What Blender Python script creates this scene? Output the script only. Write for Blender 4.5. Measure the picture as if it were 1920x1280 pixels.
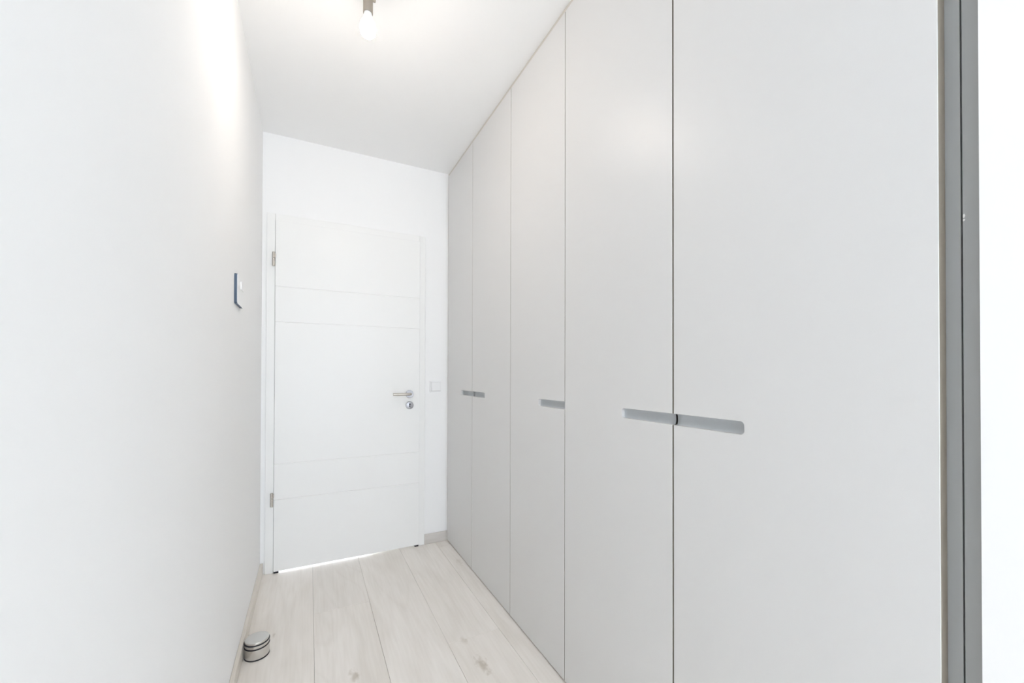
import bpy, bmesh, math, random
from mathutils import Matrix, Vector

random.seed(4)
scene = bpy.context.scene
for o in list(bpy.data.objects):
    bpy.data.objects.remove(o, do_unlink=True)
COL = scene.collection

# ------------------------------------------------------------------ camera
CAM_Z = 1.1974
F_PX = 756.3
YAW, PITCH, ROLL = math.radians(26.6456), math.radians(0.4461), math.radians(0.1365)
fw = Vector((math.sin(YAW) * math.cos(PITCH), math.cos(YAW) * math.cos(PITCH), math.sin(PITCH)))
rt = Vector((math.cos(YAW), -math.sin(YAW), 0))
up = rt.cross(fw)
rt2 = rt * math.cos(ROLL) + up * math.sin(ROLL)
up2 = up * math.cos(ROLL) - rt * math.sin(ROLL)
cam_data = bpy.data.cameras.new('camera')
cam_data.sensor_fit = 'HORIZONTAL'
cam_data.sensor_width = 36.0
cam_data.lens = 36.0 * F_PX / 1920.0
cam_data.shift_y = 54.52 / 1920.0
cam_data.clip_start = 0.01
cam = bpy.data.objects.new('camera', cam_data)
COL.objects.link(cam)
m = Matrix((rt2, up2, -fw)).transposed().to_4x4()
m.translation = Vector((0, 0, CAM_Z))
cam.matrix_world = m
scene.camera = cam

# ------------------------------------------------------------------ light
world = bpy.data.worlds.new('world')
scene.world = world
world.use_nodes = True
bg = world.node_tree.nodes['Background']
bg.inputs['Color'].default_value = (0.81, 0.91, 1.045, 1)      # even, slightly cool daylight
bg.inputs['Strength'].default_value = 7.95
HALL_END = -3.00                                              # the hallway opens here to a wide bright room behind the camera
ROOM = (-3.2, 4.2, -6.5)                                      # that room: x0, x1, y0
BULB_STRENGTH = 280.0
BULB_COLOR = (1.0, 0.895, 0.80, 1)

def portal(name, loc, rot, sx, sy):
    l = bpy.data.lights.new(name, 'AREA')
    l.shape = 'RECTANGLE'; l.size = sx; l.size_y = sy
    l.cycles.is_portal = True
    o = bpy.data.objects.new(name, l); COL.objects.link(o)
    o.location = loc; o.rotation_euler = rot
    return o
portal('hall_daylight_portal', (0.316, HALL_END + 0.01, 1.322), (math.radians(90), 0, 0), 1.14, 2.64)

vs = scene.view_settings
vs.view_transform = 'Standard'
vs.look = 'None'
vs.gamma = 1.0
vs.use_curve_mapping = False
vs.exposure = 0.11
scene.cycles.max_bounces = 10
scene.cycles.diffuse_bounces = 9
scene.cycles.glossy_bounces = 3
scene.cycles.use_light_tree = False
scene.cycles.adaptive_threshold = 0.03
scene.cycles.sample_clamp_indirect = 10

# ------------------------------------------------------------------ dimensions (metres; camera stands at x=0, y=0)
XL = -0.2575      # left wall face
W = 0.8896        # wardrobe door fronts
DB = 2.82         # end wall face
H = 2.6442        # ceiling
DT = 0.026        # wardrobe door thickness

# ------------------------------------------------------------------ materials
def new_mat(name):
    mt = bpy.data.materials.new(name); mt.use_nodes = True
    return mt, mt.node_tree, mt.node_tree.nodes['Principled BSDF']

def plain(name, col, rough=0.5, metal=0.0, spec=0.5, bump=0.0, bscale=200.0, var=0.0, coat=0.0):
    mt, nt, b = new_mat(name)
    b.inputs['Base Color'].default_value = (*col, 1)
    b.inputs['Roughness'].default_value = rough
    b.inputs['Metallic'].default_value = metal
    b.inputs['Specular IOR Level'].default_value = spec
    b.inputs['Coat Weight'].default_value = coat
    tc = nt.nodes.new('ShaderNodeTexCoord')
    if bump:
        n = nt.nodes.new('ShaderNodeTexNoise'); n.inputs['Scale'].default_value = bscale
        n.inputs['Detail'].default_value = 3
        bp = nt.nodes.new('ShaderNodeBump'); bp.inputs['Strength'].default_value = bump
        bp.inputs['Distance'].default_value = 0.001
        nt.links.new(tc.outputs['Object'], n.inputs['Vector'])
        nt.links.new(n.outputs['Fac'], bp.inputs['Height'])
        nt.links.new(bp.outputs['Normal'], b.inputs['Normal'])
    if var:
        n2 = nt.nodes.new('ShaderNodeTexNoise'); n2.inputs['Scale'].default_value = 2.5
        mx = nt.nodes.new('ShaderNodeMix'); mx.data_type = 'RGBA'
        mx.inputs['A'].default_value = (*[c * (1 - var) for c in col], 1)
        mx.inputs['B'].default_value = (*[min(1, c * (1 + var)) for c in col], 1)
        nt.links.new(tc.outputs['Object'], n2.inputs['Vector'])
        nt.links.new(n2.outputs['Fac'], mx.inputs['Factor'])
        nt.links.new(mx.outputs['Result'], b.inputs['Base Color'])
    return mt

def paint(name, col, rough=0.6):
    mt = bpy.data.materials.new(name); mt.use_nodes = True
    nt = mt.node_tree; nt.nodes.remove(nt.nodes['Principled BSDF'])
    d = nt.nodes.new('ShaderNodeBsdfDiffuse'); d.inputs['Color'].default_value = (*col, 1); d.inputs['Roughness'].default_value = rough
    nt.links.new(d.outputs[0], nt.nodes['Material Output'].inputs['Surface'])
    return mt

M = {}
M['wall'] = paint('white_wall_paint', (0.955, 0.955, 0.95), 0.0)
M['ceiling'] = paint('white_ceiling_paint', (0.97, 0.97, 0.965), 0.0)
M['door_white'] = plain('white_door_lacquer', (0.93, 0.93, 0.915), 0.32, spec=0.2)
M['lacquer'] = plain('grey_wardrobe_lacquer', (0.715, 0.708, 0.698), 0.38, spec=0.45)
M['recess'] = plain('pale_grey_handle_trough', (0.92, 0.95, 0.97), 0.45, spec=0.5, var=0.005)
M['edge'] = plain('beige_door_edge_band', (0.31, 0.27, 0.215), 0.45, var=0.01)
M['carcass'] = plain('grey_carcass_board', (0.43, 0.44, 0.44), 0.5, var=0.01)
M['dark'] = plain('dark_gap', (0.06, 0.055, 0.05), 0.8, var=0.02)  # near-black colour standing in for the shade in the door gaps
M['filler'] = plain('beige_grey_filler', (0.62, 0.585, 0.53), 0.5, var=0.01)
M['steel'] = plain('brushed_steel', (0.74, 0.73, 0.71), 0.24, metal=1.0, bump=0.05, bscale=400)
M['nickel'] = plain('satin_nickel', (0.42, 0.38, 0.33), 0.34, metal=1.0, bump=0.03, bscale=400)
M['rose_steel'] = plain('matt_steel', (0.50, 0.50, 0.52), 0.42, metal=1.0, bump=0.03, bscale=400)
M['bar_steel'] = plain('satin_steel_bar', (0.60, 0.56, 0.51), 0.32, metal=1.0, bump=0.03, bscale=400)
M['rubber'] = plain('black_rubber', (0.015, 0.016, 0.022), 0.5, bump=0.05)
M['plastic'] = plain('white_plastic', (0.93, 0.93, 0.93), 0.3, var=0.005)
M['slate'] = plain('slate_blue_plastic', (0.06, 0.095, 0.15), 0.4, var=0.02)
M['black'] = plain('black_slot', (0.01, 0.01, 0.02), 0.6, var=0.02)
M['screed'] = plain('joint_brown', (0.22, 0.19, 0.15), 0.9, bump=0.1, bscale=80)

# bulb glass: a lit frosted bulb
def glow(name, strength):
    mt, nt, b = new_mat(name)
    b.inputs['Base Color'].default_value = (0.9, 0.9, 0.9, 1)
    b.inputs['Emission Color'].default_value = BULB_COLOR
    b.inputs['Emission Strength'].default_value = strength
    return mt
M['bulb'] = glow('lit_frosted_glass', BULB_STRENGTH)
M['bulb_back'] = glow('lit_frosted_glass_neck', BULB_STRENGTH * 0.018)

def wood(name, base, dark, knots=(), along=1, grain=0.5):
    """pale oak: long streaks, flamed figure, a few knots (x, y, radius, strength)"""
    mt, nt, b = new_mat(name)
    N, L = nt.nodes.new, nt.links.new
    geo = N('ShaderNodeNewGeometry')
    info = N('ShaderNodeObjectInfo')
    offs = N('ShaderNodeVectorMath'); offs.operation = 'SCALE'
    comb = N('ShaderNodeCombineXYZ')
    L(info.outputs['Random'], comb.inputs['X']); L(info.outputs['Random'], comb.inputs['Y'])
    L(comb.outputs[0], offs.inputs[0]); offs.inputs['Scale'].default_value = 37.0
    add = N('ShaderNodeVectorMath'); add.operation = 'ADD'
    L(geo.outputs['Position'], add.inputs[0]); L(offs.outputs[0], add.inputs[1])
    def noise(scale, detail, sc, dist=0.0):
        mp = N('ShaderNodeMapping')
        mp.inputs['Scale'].default_value = sc
        L(add.outputs[0], mp.inputs['Vector'])
        n = N('ShaderNodeTexNoise'); n.inputs['Scale'].default_value = scale
        n.inputs['Detail'].default_value = detail; n.inputs['Distortion'].default_value = dist
        L(mp.outputs[0], n.inputs['Vector'])
        return n.outputs['Fac']
    s1 = (1, 0.06, 1) if along == 1 else ((0.06, 1, 1))
    s2 = (1, 0.16, 1) if along == 1 else ((0.16, 1, 1))
    fine = noise(90, 2, s1)
    broad = noise(9, 2, s2, 1.2)
    patch = noise(2.2, 1, (1, 0.5, 1))
    # flame figure: bands of a distorted low noise
    fl = noise(3.2, 1, s2, 0.6)
    ml = N('ShaderNodeMath'); ml.operation = 'MULTIPLY'; ml.inputs[1].default_value = 7.8; L(fl, ml.inputs[0])
    fr = N('ShaderNodeMath'); fr.operation = 'PINGPONG'; fr.inputs[1].default_value = 0.5; L(ml.outputs[0], fr.inputs[0])
    def scaled(sock, lo, hi, a, c):
        r = N('ShaderNodeMapRange'); r.inputs['From Min'].default_value = lo; r.inputs['From Max'].default_value = hi
        r.inputs['To Min'].default_value = a; r.inputs['To Max'].default_value = c
        L(sock, r.inputs['Value']); return r.outputs['Result']
    def plus(a, c):
        q = N('ShaderNodeMath'); q.operation = 'ADD'; L(a, q.inputs[0]); L(c, q.inputs[1]); return q.outputs[0]
    fac = plus(scaled(fine, .35, .7, 0, .28 * grain), scaled(broad, .35, .7, 0, .5 * grain))
    fac = plus(fac, scaled(fr.outputs[0], .0, .12, .18 * grain, 0))
    fac = plus(fac, scaled(patch, .35, .7, 0, .3 * grain))
    wob = noise(45, 2, (1, .6, 1)) if knots else None
    for kx, ky, kr, ks in knots:
        sub = N('ShaderNodeVectorMath'); sub.operation = 'SUBTRACT'
        L(geo.outputs['Position'], sub.inputs[0]); sub.inputs[1].default_value = (kx, ky, 0)
        sc = N('ShaderNodeVectorMath'); sc.operation = 'MULTIPLY'; L(sub.outputs[0], sc.inputs[0])
        sc.inputs[1].default_value = (1.0, 0.45, 0)
        ln = N('ShaderNodeVectorMath'); ln.operation = 'LENGTH'; L(sc.outputs[0], ln.inputs[0])
        wv = scaled(wob, .3, .7, -.55 * kr, .55 * kr)
        d = plus(ln.outputs['Value'], wv)
        fac = plus(fac, scaled(d, 0.1 * kr, kr, ks, 0))
    mx = N('ShaderNodeMix'); mx.data_type = 'RGBA'; mx.clamp_factor = True
    mx.inputs['A'].default_value = (*base, 1); mx.inputs['B'].default_value = (*dark, 1)
    L(fac, mx.inputs['Factor'])
    hsv = N('ShaderNodeHueSaturation')
    L(mx.outputs['Result'], hsv.inputs['Color'])
    L(scaled(info.outputs['Random'], 0, 1, .97, 1.03), hsv.inputs['Value'])
    L(hsv.outputs['Color'], b.inputs['Base Color'])
    b.inputs['Roughness'].default_value = 0.38
    return mt
KNOTS = [(0.644, 1.547, 0.026, 0.75), (0.625, 1.722, 0.018, 0.4), (0.167, 1.719, 0.020, 0.75),
         (-0.14, 2.14, 0.010, 0.5), (0.13, 1.66, 0.012, 0.4), (0.86, 2.45, 0.02, 0.3)]
M['oak'] = wood('pale_oak_laminate', (0.95, 0.905, 0.855), (0.62, 0.56, 0.48), KNOTS, 1, 0.4)
M['oak_plain'] = plain('pale_oak_plain', (0.72, 0.67, 0.61), 0.5)
M['skirt'] = wood('pale_oak_skirting', (0.86, 0.81, 0.74), (0.60, 0.54, 0.46), (), 1, 0.6)
M['skirt_x'] = wood('pale_oak_skirting_cross', (0.74, 0.71, 0.68), (0.55, 0.51, 0.46), (), 0, 0.6)

# ------------------------------------------------------------------ helpers
def link(name, me, mat, parent=None, smooth=False):
    o = bpy.data.objects.new(name, me)
    COL.objects.link(o)
    if mat is not None:
        me.materials.append(M[mat] if isinstance(mat, str) else mat)
    if parent is not None:
        o.parent = parent
        o.matrix_parent_inverse = parent_matrix(parent).inverted()
    if smooth:
        for p in me.polygons: p.use_smooth = True
    return o

def parent_matrix(o):
    mtx = Matrix.Translation(o.location)
    return mtx if o.parent is None else parent_matrix(o.parent) @ o.matrix_parent_inverse @ mtx

def bm_mesh(name, bm):
    bmesh.ops.recalc_face_normals(bm, faces=bm.faces)
    me = bpy.data.meshes.new(name); bm.to_mesh(me); bm.free()
    return me

def add_box(bm, x0, x1, y0, y1, z0, z1, bevel=0.0, seg=2):
    r = bmesh.ops.create_cube(bm, size=1)
    for v in r['verts']:
        v.co = Vector(((x0 + x1) / 2 + v.co.x * (x1 - x0), (y0 + y1) / 2 + v.co.y * (y1 - y0), (z0 + z1) / 2 + v.co.z * (z1 - z0)))
    if bevel:
        es = list({e for v in r['verts'] for e in v.link_edges})
        bmesh.ops.bevel(bm, geom=es, offset=bevel, segments=seg, affect='EDGES', profile=0.5)

def box(name, x0, x1, y0, y1, z0, z1, mat, parent=None, bevel=0.0, seg=2):
    bm = bmesh.new(); add_box(bm, x0, x1, y0, y1, z0, z1, bevel, seg)
    return link(name, bm_mesh(name, bm), mat, parent)

def lathe(name, prof, mat, parent, origin=(0, 0, 0), axis='Z', seg=48, smooth=True):
    """prof: (radius, height) pairs turned around an axis through origin"""
    bm = bmesh.new()
    rings = []
    for r, h in prof:
        if r < 1e-6:
            rings.append([bm.verts.new((0, 0, h))])
        else:
            rings.append([bm.verts.new((r * math.cos(2 * math.pi * i / seg), r * math.sin(2 * math.pi * i / seg), h)) for i in range(seg)])
    for a, c in zip(rings, rings[1:]):
        for i in range(seg):
            j = (i + 1) % seg
            if len(a) == 1 and len(c) == 1: continue
            if len(a) == 1: bm.faces.new((a[0], c[i], c[j]))
            elif len(c) == 1: bm.faces.new((a[i], c[0], a[j]))
            else: bm.faces.new((a[i], a[j], c[j], c[i]))
    R = {'Z': Matrix.Identity(4), 'Y': Matrix.Rotation(math.radians(90), 4, 'X'), 'X': Matrix.Rotation(math.radians(90), 4, 'Y')}[axis]
    bmesh.ops.transform(bm, matrix=Matrix.Translation(origin) @ R, verts=bm.verts)
    me = bm_mesh(name, bm)
    o = link(name, me, mat, parent, smooth)
    if smooth:
        me.set_sharp_from_angle(angle=math.radians(35))
    return o

def extrude_poly(bm, pts, d, to3):
    """prism of 2-D outline pts extruded from 0 to d; to3(u, v, w) gives the 3-D point"""
    a = [bm.verts.new(to3(u, v, 0)) for u, v in pts]
    c = [bm.verts.new(to3(u, v, d)) for u, v in pts]
    n = len(pts)
    caps = [bm.faces.new(a), bm.faces.new(list(reversed(c)))]
    for i in range(n):
        j = (i + 1) % n
        bm.faces.new((a[i], c[i], c[j], a[j]))
    return caps

def empty(name, loc):
    o = bpy.data.objects.new(name, None); COL.objects.link(o)
    o.location = loc; o.empty_display_size = 0.1
    return o

def tag(o, label=None, cat=None, group=None, kind=None):
    if label: o['label'] = label
    if cat: o['category'] = cat
    if group: o['group'] = group
    if kind: o['kind'] = kind
    return o

# ------------------------------------------------------------------ the setting
bm = bmesh.new(); add_box(bm, XL - 0.15, XL, -6.5, DB + 0.10, -0.05, H + 0.05)
tag(link('wall_left', bm_mesh('wall_left', bm), 'wall'), 'long plain white painted wall on the left of the hallway', 'wall', kind='structure')

# end wall with its door opening
OX0, OX1, OZ = -0.190, 0.685, 2.119
bm = bmesh.new()
add_box(bm, XL - 0.10, OX0, DB, DB + 0.10, -0.05, H + 0.05)
add_box(bm, OX1, 1.60, DB, DB + 0.10, -0.05, H + 0.05)
add_box(bm, OX0, OX1, DB, DB + 0.10, OZ, H + 0.05)
add_box(bm, 0.36, 1.60, DB + 0.10, DB + 0.9, -0.05, H + 0.05)  # unseen block added beyond the door, cuts the light under its right part
tag(link('wall_back', bm_mesh('wall_back', bm), 'wall'), 'white end wall of the hallway around the white door', 'wall', kind='structure')

# right: wall in front of the wardrobe's near end, and the wall behind the wardrobe
PIER = 0.2233
bm = bmesh.new()
add_box(bm, W, 1.60, HALL_END, PIER, -0.05, H + 0.05)
add_box(bm, 1.50, 1.60, PIER, DB, -0.05, H + 0.05)
tag(link('wall_right', bm_mesh('wall_right', bm), 'wall'), 'white wall at the right edge beside the near end of the wardrobe', 'wall', kind='structure')

bm = bmesh.new(); add_box(bm, XL - 0.15, 1.60, HALL_END, DB + 0.10, H, H + 0.12)
add_box(bm, ROOM[0], ROOM[1], ROOM[2], HALL_END, H, H + 0.12)
tag(link('ceiling', bm_mesh('ceiling', bm), 'ceiling'), 'flat white ceiling above the hallway', 'ceiling', kind='structure')

# floor: slab with single laminate planks lying on it
FLOOR_END = DB + 0.9
bm = bmesh.new(); add_box(bm, XL - 0.15, 1.60, HALL_END, FLOOR_END, -0.06, -0.008)
floor = tag(link('floor', bm_mesh('floor', bm), 'screed'), 'pale oak laminate floor of wide planks running towards the door', 'floor', kind='structure')
def plank(x0, x1, y0, y1):
    bm = bmesh.new()
    g = 0.0004
    add_box(bm, x0 + g, x1 - g, y0 + g, y1 - g, -0.008, 0.0, 0.0)
    es = [e for e in bm.edges if all(v.co.z > -0.001 for v in e.verts)]
    bmesh.ops.bevel(bm, geom=es, offset=0.0011, segments=1, affect='EDGES')
    return link('plank', bm_mesh('plank', bm), 'oak', floor)
LEN = 1.60
cols = [(XL + 0.004, 0.0240, 1.28), (0.0240, 0.2885, 2.240), (0.2885, 0.5555, 1.36), (0.5555, 0.8030, 1.730), (0.8030, 0.95, 1.12)]
for x0, x1, yj in cols:
    y = yj
    while y > HALL_END: y -= LEN
    while y < FLOOR_END:
        a, c = max(y, HALL_END), min(y + LEN, FLOOR_END)
        if c - a > 0.02: plank(x0, x1, a, c)
        y += LEN

bm = bmesh.new(); add_box(bm, ROOM[0], ROOM[1], ROOM[2], HALL_END - 0.0005, -0.06, 0.0)
link('room_floor', bm_mesh('room_floor', bm), 'oak_plain', floor)

# skirting boards
def skirt(name, x0, x1, y0, y1, h, mat, label):
    bm = bmesh.new(); add_box(bm, x0, x1, y0, y1, 0.0, h, 0.0025, 2)
    return tag(link(name, bm_mesh(name, bm), mat), label, 'baseboard', kind='structure')
skirt('baseboard_left', XL, XL + 0.015, -6.5, DB, 0.066, 'skirt', 'pale oak skirting board along the foot of the left wall')
skirt('baseboard_back', 0.7245, 0.905, DB - 0.014, DB, 0.068, 'skirt_x', 'short pale oak skirting board between the door frame and the wardrobe')

# ------------------------------------------------------------------ the white door
LX0, LX1 = -0.1865, 0.6815         # leaf edges
LF = DB - 0.027                    # leaf front
LZ0, LZ1 = 0.012, 2.117
CF = DB - 0.015                    # casing front
CX0, CX1, CZ1 = -0.2335, 0.7245, 2.160
door = empty('door_1', ((LX0 + LX1) / 2, DB, 0))
tag(door, 'white hallway door with four fine grooves and a steel lever handle', 'door', kind='structure')
# casing: two uprights and a head, lying on the wall and lining the opening
SG = 0.0022                        # shadow gap around the leaf
def casing(x0, x1, z0, z1, lx0, lx1, lz0, lz1):
    bm = bmesh.new()
    add_box(bm, x0, x1, CF, DB, z0, z1, 0.0025, 2)
    add_box(bm, lx0, lx1, DB - 0.0005, DB + 0.10, lz0, lz1)
    link('casing', bm_mesh('casing', bm), 'door_white', door)
IN = 0.0155
casing(CX0, LX0 - SG, 0, CZ1, OX0, LX0 + IN, 0, OZ)
casing(LX1 + SG, CX1, 0, CZ1, LX1 - IN, OX1, 0, OZ)
casing(LX0 - SG + 0.0002, LX1 + SG - 0.0002, LZ1 + SG, CZ1, LX0 + IN + 0.0003, LX1 - IN - 0.0003, LZ1 - IN - 0.004, OZ)
# leaf: profile with V grooves extruded along x, plus rebate body behind
def leaf_mesh():
    bm = bmesh.new()
    zs = [0.4397, 0.6527, 1.506, 1.7186]
    gw, gd, r = 0.0030, 0.0022, 0.0015
    front = [(LF + r, LZ0), (LF, LZ0 + r)]
    for z in zs:
        front += [(LF, z - gw), (LF + gd, z), (LF, z + gw)]
    front += [(LF, LZ1 - r), (LF + r, LZ1), (DB - 0.0035, LZ1), (DB - 0.0035, LZ0)]
    extrude_poly(bm, front, LX1 - LX0, lambda u, v, w: (LX0 + w, u, v))
    add_box(bm, LX0 + IN + 0.003, LX1 - IN - 0.003, DB - 0.004, DB + 0.018, LZ0, LZ1 - IN - 0.003)
    return bm_mesh('leaf', bm)
leaf = link('leaf', leaf_mesh(), 'door_white', door)
# lever handle
HX, HZ = 0.6135, 1.0578
rose = lathe('handle_rose', [(0, 0.0), (0.0262, 0.0), (0.0266, 0.0015), (0.0262, 0.0078), (0.0245, 0.009), (0.0, 0.009)], 'rose_steel', leaf, (HX, LF, HZ), 'Y')
rose['label'] = 'round brushed steel handle rose'
def lever_mesh():
    # bent round bar: neck out of the rose, then a straight grip towards the hinges
    bm = bmesh.new()
    path = []
    for i in range(4): path.append(Vector((HX, LF - 0.006 - 0.034 * i / 3, HZ)))
    rb = 0.014
    for i in range(1, 8):
        a = math.radians(90 * i / 7)
        path.append(Vector((HX - rb * (1 - math.cos(a)), LF - 0.040 - rb * math.sin(a), HZ)))
    for x in (0.56, 0.52, 0.4955): path.append(Vector((x, LF - 0.054, HZ)))
    R, seg = 0.0092, 20
    rings = []
    for i, pnt in enumerate(path):
        t = (path[min(i + 1, len(path) - 1)] - path[max(i - 1, 0)]).normalized()
        s = t.cross(Vector((0, 0, 1))).normalized(); u = s.cross(t)
        rad = R * (0.93 if i == len(path) - 1 else 1)
        rings.append([bm.verts.new(pnt + (s * math.cos(2 * math.pi * k / seg) + u * math.sin(2 * math.pi * k / seg)) * rad) for k in range(seg)])
    for a, c in zip(rings, rings[1:]):
        for k in range(seg): bm.faces.new((a[k], a[(k + 1) % seg], c[(k + 1) % seg], c[k]))
    bm.faces.new(rings[0]); bm.faces.new(list(reversed(rings[-1])))
    return bm_mesh('lever', bm)
lev = link('lever', lever_mesh(), 'bar_steel', leaf, smooth=True)
lev.data.set_sharp_from_angle(angle=math.radians(40))
lev['label'] = 'round bar steel door lever'
KX, KZ = 0.6150, 0.980
esc = lathe('key_rose', [(0, 0.0), (0.0262, 0.0), (0.0266, 0.0015), (0.0258, 0.007), (0.0235, 0.0085), (0.0, 0.0085)], 'rose_steel', leaf, (KX, LF, KZ), 'Y')
esc['label'] = 'round steel keyhole rose'
bm = bmesh.new()
key = [(0.0055 * math.cos(math.radians(a)), 0.007 + 0.0055 * math.sin(math.radians(a))) for a in range(-55, 236, 15)]
key += [(-0.003, -0.003), (-0.0042, -0.014), (0.0042, -0.014), (0.003, -0.003)]
extrude_poly(bm, key, 0.0008, lambda u, v, w: (KX + u, LF - 0.0085 - w, KZ + v))
link('keyhole', bm_mesh('keyhole', bm), 'black', leaf)
# hinges: two-piece barrels on the left edge
def hinge(x, z0, z1):
    zc = (z0 + z1) / 2
    h = empty('hinge', (x, LF - 0.004, zc)); h.parent = door; h.matrix_parent_inverse = parent_matrix(door).inverted()
    for a, c in ((z0, zc + 0.006), (zc + 0.008, z1)):
        lathe('barrel', [(0, a), (0.0066, a), (0.0078, a + 0.0012), (0.0078, c - 0.0012), (0.0066, c), (0, c)], 'bar_steel', h, (x, LF - 0.006, 0), 'Z', 24)
    bm = bmesh.new()
    add_box(bm, x - 0.002, x + 0.012, LF - 0.004, LF + 0.006, zc + 0.010, z1 - 0.008, 0.001, 1)
    link('hinge_arm', bm_mesh('hinge_arm', bm), 'bar_steel', h)
hinge(-0.1955, 1.838, 1.922)
hinge(-0.1975, 0.402, 0.484)

for x0, x1 in ((LX0 + 0.001, LX0 + 0.026), (LX1 - 0.026, LX1 - 0.001)):
    box('rubber_seal', x0, x1, LF + 0.004, DB - 0.001, 0.0005, 0.0115, 'rubber', leaf)

# ------------------------------------------------------------------ light switch between door and wardrobe
SX0, SX1, SZ0, SZ1 = 0.7615, 0.8425, 1.064, 1.145
sw = empty('light_switch', ((SX0 + SX1) / 2, DB, SZ0))
tag(sw, 'white square light switch on the wall between door frame and wardrobe', 'light switch')
bm = bmesh.new(); fr = 0.0095
for a in ((SX0, SX1, SZ0, SZ0 + fr), (SX0, SX1, SZ1 - fr, SZ1), (SX0, SX0 + fr, SZ0 + fr, SZ1 - fr), (SX1 - fr, SX1, SZ0 + fr, SZ1 - fr)):
    add_box(bm, a[0], a[1], DB - 0.0115, DB, a[2], a[3], 0.0018, 2)
link('frame', bm_mesh('frame', bm), 'plastic', sw)
bm = bmesh.new()
q = [(DB - 0.001, SZ0 + fr + .001), (DB - 0.0175, SZ0 + fr + .0015), (DB - 0.0125, SZ1 - fr - .001), (DB - 0.001, SZ1 - fr - .001)]
extrude_poly(bm, q, SX1 - SX0 - 2 * fr - .002, lambda u, v, w: (SX0 + fr + .001 + w, u, v))
link('rocker', bm_mesh('rocker', bm), 'plastic', sw)

# ------------------------------------------------------------------ control panel on the left wall
PY0, PY1, PZ0, PZ1, PT = 1.837, 1.990, 1.463, 1.578, 0.0105
cp = empty('wall_control_panel', (XL, (PY0 + PY1) / 2, PZ0))
tag(cp, 'small white control panel with dark slate blue side on the left wall', 'control panel')
def rrect(y0, y1, z0, z1, r, n=6):
    pts = []
    for cy, cz, a0 in ((y1 - r, z1 - r, 0), (y0 + r, z1 - r, 90), (y0 + r, z0 + r, 180), (y1 - r, z0 + r, 270)):
        for i in range(n + 1):
            a = math.radians(a0 + 90 * i / n); pts.append((cy + r * math.cos(a), cz + r * math.sin(a)))
    return pts
bm = bmesh.new(); extrude_poly(bm, rrect(PY0, PY1, PZ0, PZ1, 0.010), PT - 0.0012, lambda u, v, w: (XL + w, u, v))
o = link('housing', bm_mesh('housing', bm), 'slate', cp); o['label'] = 'dark slate blue housing'
bm = bmesh.new(); extrude_poly(bm, rrect(PY0 + .0006, PY1 - .0006, PZ0 + .0006, PZ1 - .0006, 0.010), 0.0012, lambda u, v, w: (XL + PT - 0.0012 + w, u, v))
link('front_plate', bm_mesh('front_plate', bm), 'plastic', cp)
bm = bmesh.new(); extrude_poly(bm, rrect(1.915, 1.978, 1.530, 1.562, 0.003), 0.0035, lambda u, v, w: (XL + PT + w, u, v))
link('push_button', bm_mesh('push_button', bm), 'plastic', cp)

# ------------------------------------------------------------------ built-in wardrobe: three units
SEAM = [0.2652, 0.7901, 1.3140, 1.7910, 2.3176, 2.8040]
DZ0, DZ1 = 0.008, 2.6205
HZ0, HZ1, HD = 1.0580, 1.0890, 0.2005
def gap_at(y): return 0.0023 if abs(y - SEAM[1]) < 1e-6 else 0.0015
DEPTH = 1.48

def door_outline(y0, y1, side):
    """front outline in (y, z); side -1 / +1: the handle cut opens at the near / far edge"""
    r = 0.008
    def arc(cy, cz, a0, a1, n=6):
        return [(cy + r * math.cos(math.radians(a0 + (a1 - a0) * i / n)), cz + r * math.sin(math.radians(a0 + (a1 - a0) * i / n))) for i in range(n + 1)]
    if side > 0:       # notch in the far (y1) edge
        ye = y1 - HD
        notch = [(y1, HZ0)] + [(y, z) for y, z in arc(ye + r, HZ0 + r, 270, 180)] + [(y, z) for y, z in arc(ye + r, HZ1 - r, 180, 90)] + [(y1, HZ1)]
        return [(y0, DZ0), (y1, DZ0)] + notch + [(y1, DZ1), (y0, DZ1)]
    ye = y0 + HD
    notch = [(y0, HZ1)] + [(y, z) for y, z in arc(ye - r, HZ1 - r, 90, 0)] + [(y, z) for y, z in arc(ye - r, HZ0 + r, 0, -90)] + [(y0, HZ0)]
    return [(y0, DZ0), (y1, DZ0), (y1, DZ1), (y0, DZ1)] + notch

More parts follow.
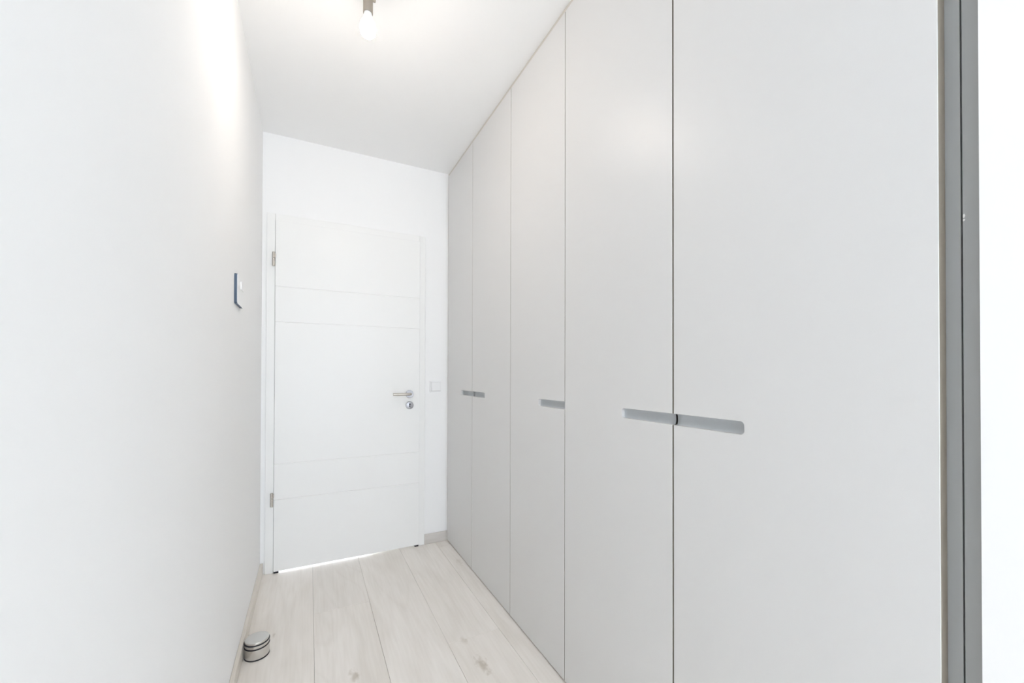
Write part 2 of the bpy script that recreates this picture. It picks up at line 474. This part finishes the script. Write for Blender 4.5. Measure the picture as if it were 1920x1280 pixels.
def wardrobe_door(unit, y0, y1, side):
    a, c = y0 + gap_at(y0), y1 - gap_at(y1)
    bm = bmesh.new()
    caps = extrude_poly(bm, door_outline(a, c, side), DT, lambda u, v, w: (W + w, u, v))
    es = [e for e in caps[0].edges]
    bmesh.ops.bevel(bm, geom=es, offset=0.0007, segments=1, affect='EDGES')
    me = bm_mesh('door', bm)
    d = link('door', me, 'lacquer', unit)
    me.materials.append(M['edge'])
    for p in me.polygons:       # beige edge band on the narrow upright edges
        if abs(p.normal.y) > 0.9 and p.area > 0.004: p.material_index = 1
    # trough behind the cut
    bm = bmesh.new()
    nu, nv = 22, 16
    ys, ye = (c - 0.0007, c - HD - 0.0035) if side > 0 else (a + 0.0007, a + HD + 0.0035)
    z0, z1 = HZ0 - 0.003, HZ1 + 0.003
    rows = []
    for i in range(nu + 1):
        u = i / nu
        u = 1 - (1 - u) ** 2.2
        y = ys + (ye - ys) * u
        e = min(1.0, (1 - u) * (HD + 0.0035) / 0.016)
        k = (1 - (1 - e) ** 2.4) ** (1 / 2.4)
        row = []
        for j in range(nv + 1):
            v = -math.cos(math.pi * j / nv)
            kv = max(0.0, 1 - abs(v) ** 2.6) ** (1 / 2.6)
            row.append(bm.verts.new((W + 0.003 + 0.0135 * k * kv, y, (z0 + z1) / 2 + v * (z1 - z0) / 2)))
        rows.append(row)
    for r0, r1 in zip(rows, rows[1:]):
        for j in range(nv): bm.faces.new((r0[j], r1[j], r1[j + 1], r0[j + 1]))
    bmesh.ops.solidify(bm, geom=bm.faces, thickness=-0.0015)
    t = link('handle_trough', bm_mesh('handle_trough', bm), 'recess', d, smooth=True)
    t['label'] = 'pale recessed grip scooped into the door edge'
    return d

def wardrobe(y0, y1, doors, label):
    u = empty('wardrobe_unit', (W + 0.3, (y0 + y1) / 2, 0))
    tag(u, label, 'wardrobe', 'built-in grey wardrobe units along the right side')
    xa = W + DT + 0.0012
    t = 0.018
    bm = bmesh.new()
    add_box(bm, xa, DEPTH, y0 + .0005, y0 + t, 0.0, DZ1 - 0.004)
    add_box(bm, xa, DEPTH, y1 - t, y1 - .0005, 0.0, DZ1 - 0.004)
    add_box(bm, xa + .0002, DEPTH, y0 + t, y1 - t, DZ1 - 0.03, DZ1 - 0.004)
    add_box(bm, xa + .0002, DEPTH, y0 + t, y1 - t, 0.06, 0.078)
    add_box(bm, DEPTH - 0.008, DEPTH, y0 + t, y1 - t, 0.078, DZ1 - 0.03)
    link('body', bm_mesh('body', bm), 'carcass', u)
    box('plinth', xa + 0.004, xa + 0.02, y0 + t, y1 - t, 0.0, 0.06, 'dark', u)
    for a, c, s in doors:
        wardrobe_door(u, a, c, s)
        if c < y1 - 0.01: box('gap_shade_strip', xa - 0.0006, xa + 0.012, c - 0.010, c + 0.010, 0.05, DZ1 - 0.02, 'dark', u)  # dark strip behind each door seam, its colour paints the gap's shade
    return u
E0 = 0.2495      # near face of the nearest carcass side
wardrobe(E0, SEAM[2], [(SEAM[0], SEAM[1], 1), (SEAM[1], SEAM[2], -1)], 'nearest grey wardrobe unit, widest in view, two doors sharing a long grip')
wardrobe(SEAM[2], SEAM[3], [(SEAM[2], SEAM[3], -1)], 'single-door grey wardrobe unit in the middle with one short grip')
wardrobe(SEAM[3], SEAM[5], [(SEAM[3], SEAM[4], 1), (SEAM[4], SEAM[5], -1)], 'farthest grey wardrobe unit with two doors, next to the white door')
# filler strips of the built-in wardrobe
o = box('filler_panel', W + DT + 0.002, 1.45, PIER + 0.001, E0 - 0.0012, 0.0, H - 0.001, 'carcass', None, 0.0006, 1)
tag(o, 'narrow upright grey filler panel between wardrobe and right white wall', 'filler panel')
bm = bmesh.new()
for dz, r in ((0.0, 0.0028), (-0.0065, 0.0016)):
    extrude_poly(bm, [(0.0012 * math.cos(k * 1.05) * (1 + 0.3 * (k % 2)), dz + r * math.sin(k * 1.05) * (1 + 0.2 * (k % 3))) for k in range(6)], 0.0008, lambda u, v, w: (W + DT + 0.0024 - w, 0.2466 + u, 1.447 + v))
link('paint_chip', bm_mesh('paint_chip', bm), 'wall', o)
bm = bmesh.new(); add_box(bm, W + 0.007, W + 0.025, PIER + 0.001, DB - 0.001, DZ1 + 0.0012, H - 0.0005)
o = link('trim_1', bm_mesh('trim_1', bm), 'filler')
tag(o, 'thin beige-grey filler strip between wardrobe tops and ceiling', 'trim', kind='structure')
bm = bmesh.new(); add_box(bm, W + 0.007, W + 0.025, SEAM[5] + 0.0015, DB - 0.001, 0, DZ1)
o = link('trim_2', bm_mesh('trim_2', bm), 'filler')
tag(o, 'thin upright filler strip between far wardrobe door and end wall', 'trim', kind='structure')

# ------------------------------------------------------------------ ceiling lamp with bare bulb
BX, BY = 0.1815, 1.53
lamp = empty('ceiling_lamp', (BX, BY, H))
tag(lamp, 'bare lit bulb in a nickel socket hanging from the ceiling', 'ceiling lamp')
ZS = 2.498        # lower rim of socket
lathe('canopy', [(0, H - 0.0005), (0.045, H - 0.0005), (0.046, H - 0.003), (0.045, H - 0.02), (0.040, H - 0.024), (0, H - 0.024)], 'nickel', lamp, (BX, BY, 0))
lathe('stem', [(0, H - 0.02), (0.0065, H - 0.02), (0.0065, 2.575), (0, 2.575)], 'nickel', lamp, (BX, BY, 0), seg=20)
lathe('socket', [(0.0, ZS + 0.0015), (0.0145, ZS + 0.0015), (0.0150, ZS), (0.0166, ZS), (0.0170, ZS + 0.001), (0.0170, 2.574), (0.0155, 2.578), (0, 2.578)], 'nickel', lamp, (BX, BY, 0))
o = lathe('joint_knob', [(0, 0), (0.007, 0), (0.0078, 0.001), (0.0078, 0.010), (0.006, 0.0115), (0, 0.0115)], 'nickel', lamp, (BX + 0.0145, BY - 0.004, 2.553), 'X', 24)
BP = [(0.0, ZS - 0.0150), (0.0155, ZS - 0.0150), (0.0172, ZS - 0.021), (0.0215, ZS - 0.029), (0.0254, ZS - 0.038), (0.0272, ZS - 0.045), (0.0278, ZS - 0.051),
      (0.0276, ZS - 0.058), (0.0258, ZS - 0.0675), (0.0220, ZS - 0.0755), (0.0160, ZS - 0.0815), (0.0085, ZS - 0.0848), (0, ZS - 0.086)]
bulb = lathe('bulb', BP, 'bulb', lamp, (BX, BY, 0), seg=36)
bulb.data.materials.append(M['bulb_back'])
for p in bulb.data.polygons:                    # an LED bulb: the dome shines down and sideways, little light goes back up
    if p.center.z > ZS - 0.0600: p.material_index = 1
bulb['label'] = 'glowing frosted glass bulb'
o = lathe('bulb_collar', [(0.0, ZS + 0.001), (0.0138, ZS + 0.001), (0.0146, ZS - 0.003), (0.0154, ZS - 0.010), (0.0155, ZS - 0.0149), (0, ZS - 0.0149)], 'plastic', bulb, (BX, BY, 0))

# ------------------------------------------------------------------ steel door stopper on the floor
DX, DY, DR = -0.1935, 2.028, 0.0465
st = empty('door_stopper', (DX, DY, 0))
tag(st, 'round brushed steel door stopper with black rubber rings on the floor', 'door stopper')
lathe('base_ring', [(0, 0.0002), (DR, 0.0002), (DR + .0004, 0.001), (DR + .0004, 0.005), (0, 0.005)], 'rubber', st, (DX, DY, 0), seg=64)
lathe('body', [(0, 0.005), (DR - .0006, 0.005), (DR - .0002, 0.006), (DR - .0002, 0.044), (0, 0.044)], 'steel', st, (DX, DY, 0), seg=64)
lathe('band', [(0, 0.049), (DR - .0012, 0.049), (DR - .0010, 0.050), (DR - .0010, 0.060), (0, 0.060)], 'steel', st, (DX, DY, 0), seg=64)
lathe('cap', [(0, 0.065), (DR - .0020, 0.065), (DR - .0016, 0.0665), (DR - .0022, 0.0715), (DR - .0045, 0.0735), (0, 0.0738)], 'steel', st, (DX, DY, 0), seg=64)
for z0 in (0.044, 0.060):
    prof = [(0.03, z0)] + [(DR - 0.002 + 0.0032 * math.sin(math.radians(a)), z0 + 0.0025 - 0.0025 * math.cos(math.radians(a))) for a in range(0, 181, 20)] + [(0.03, z0 + 0.005)]
    lathe('rubber_ring', prof, 'rubber', st, (DX, DY, 0), seg=64)
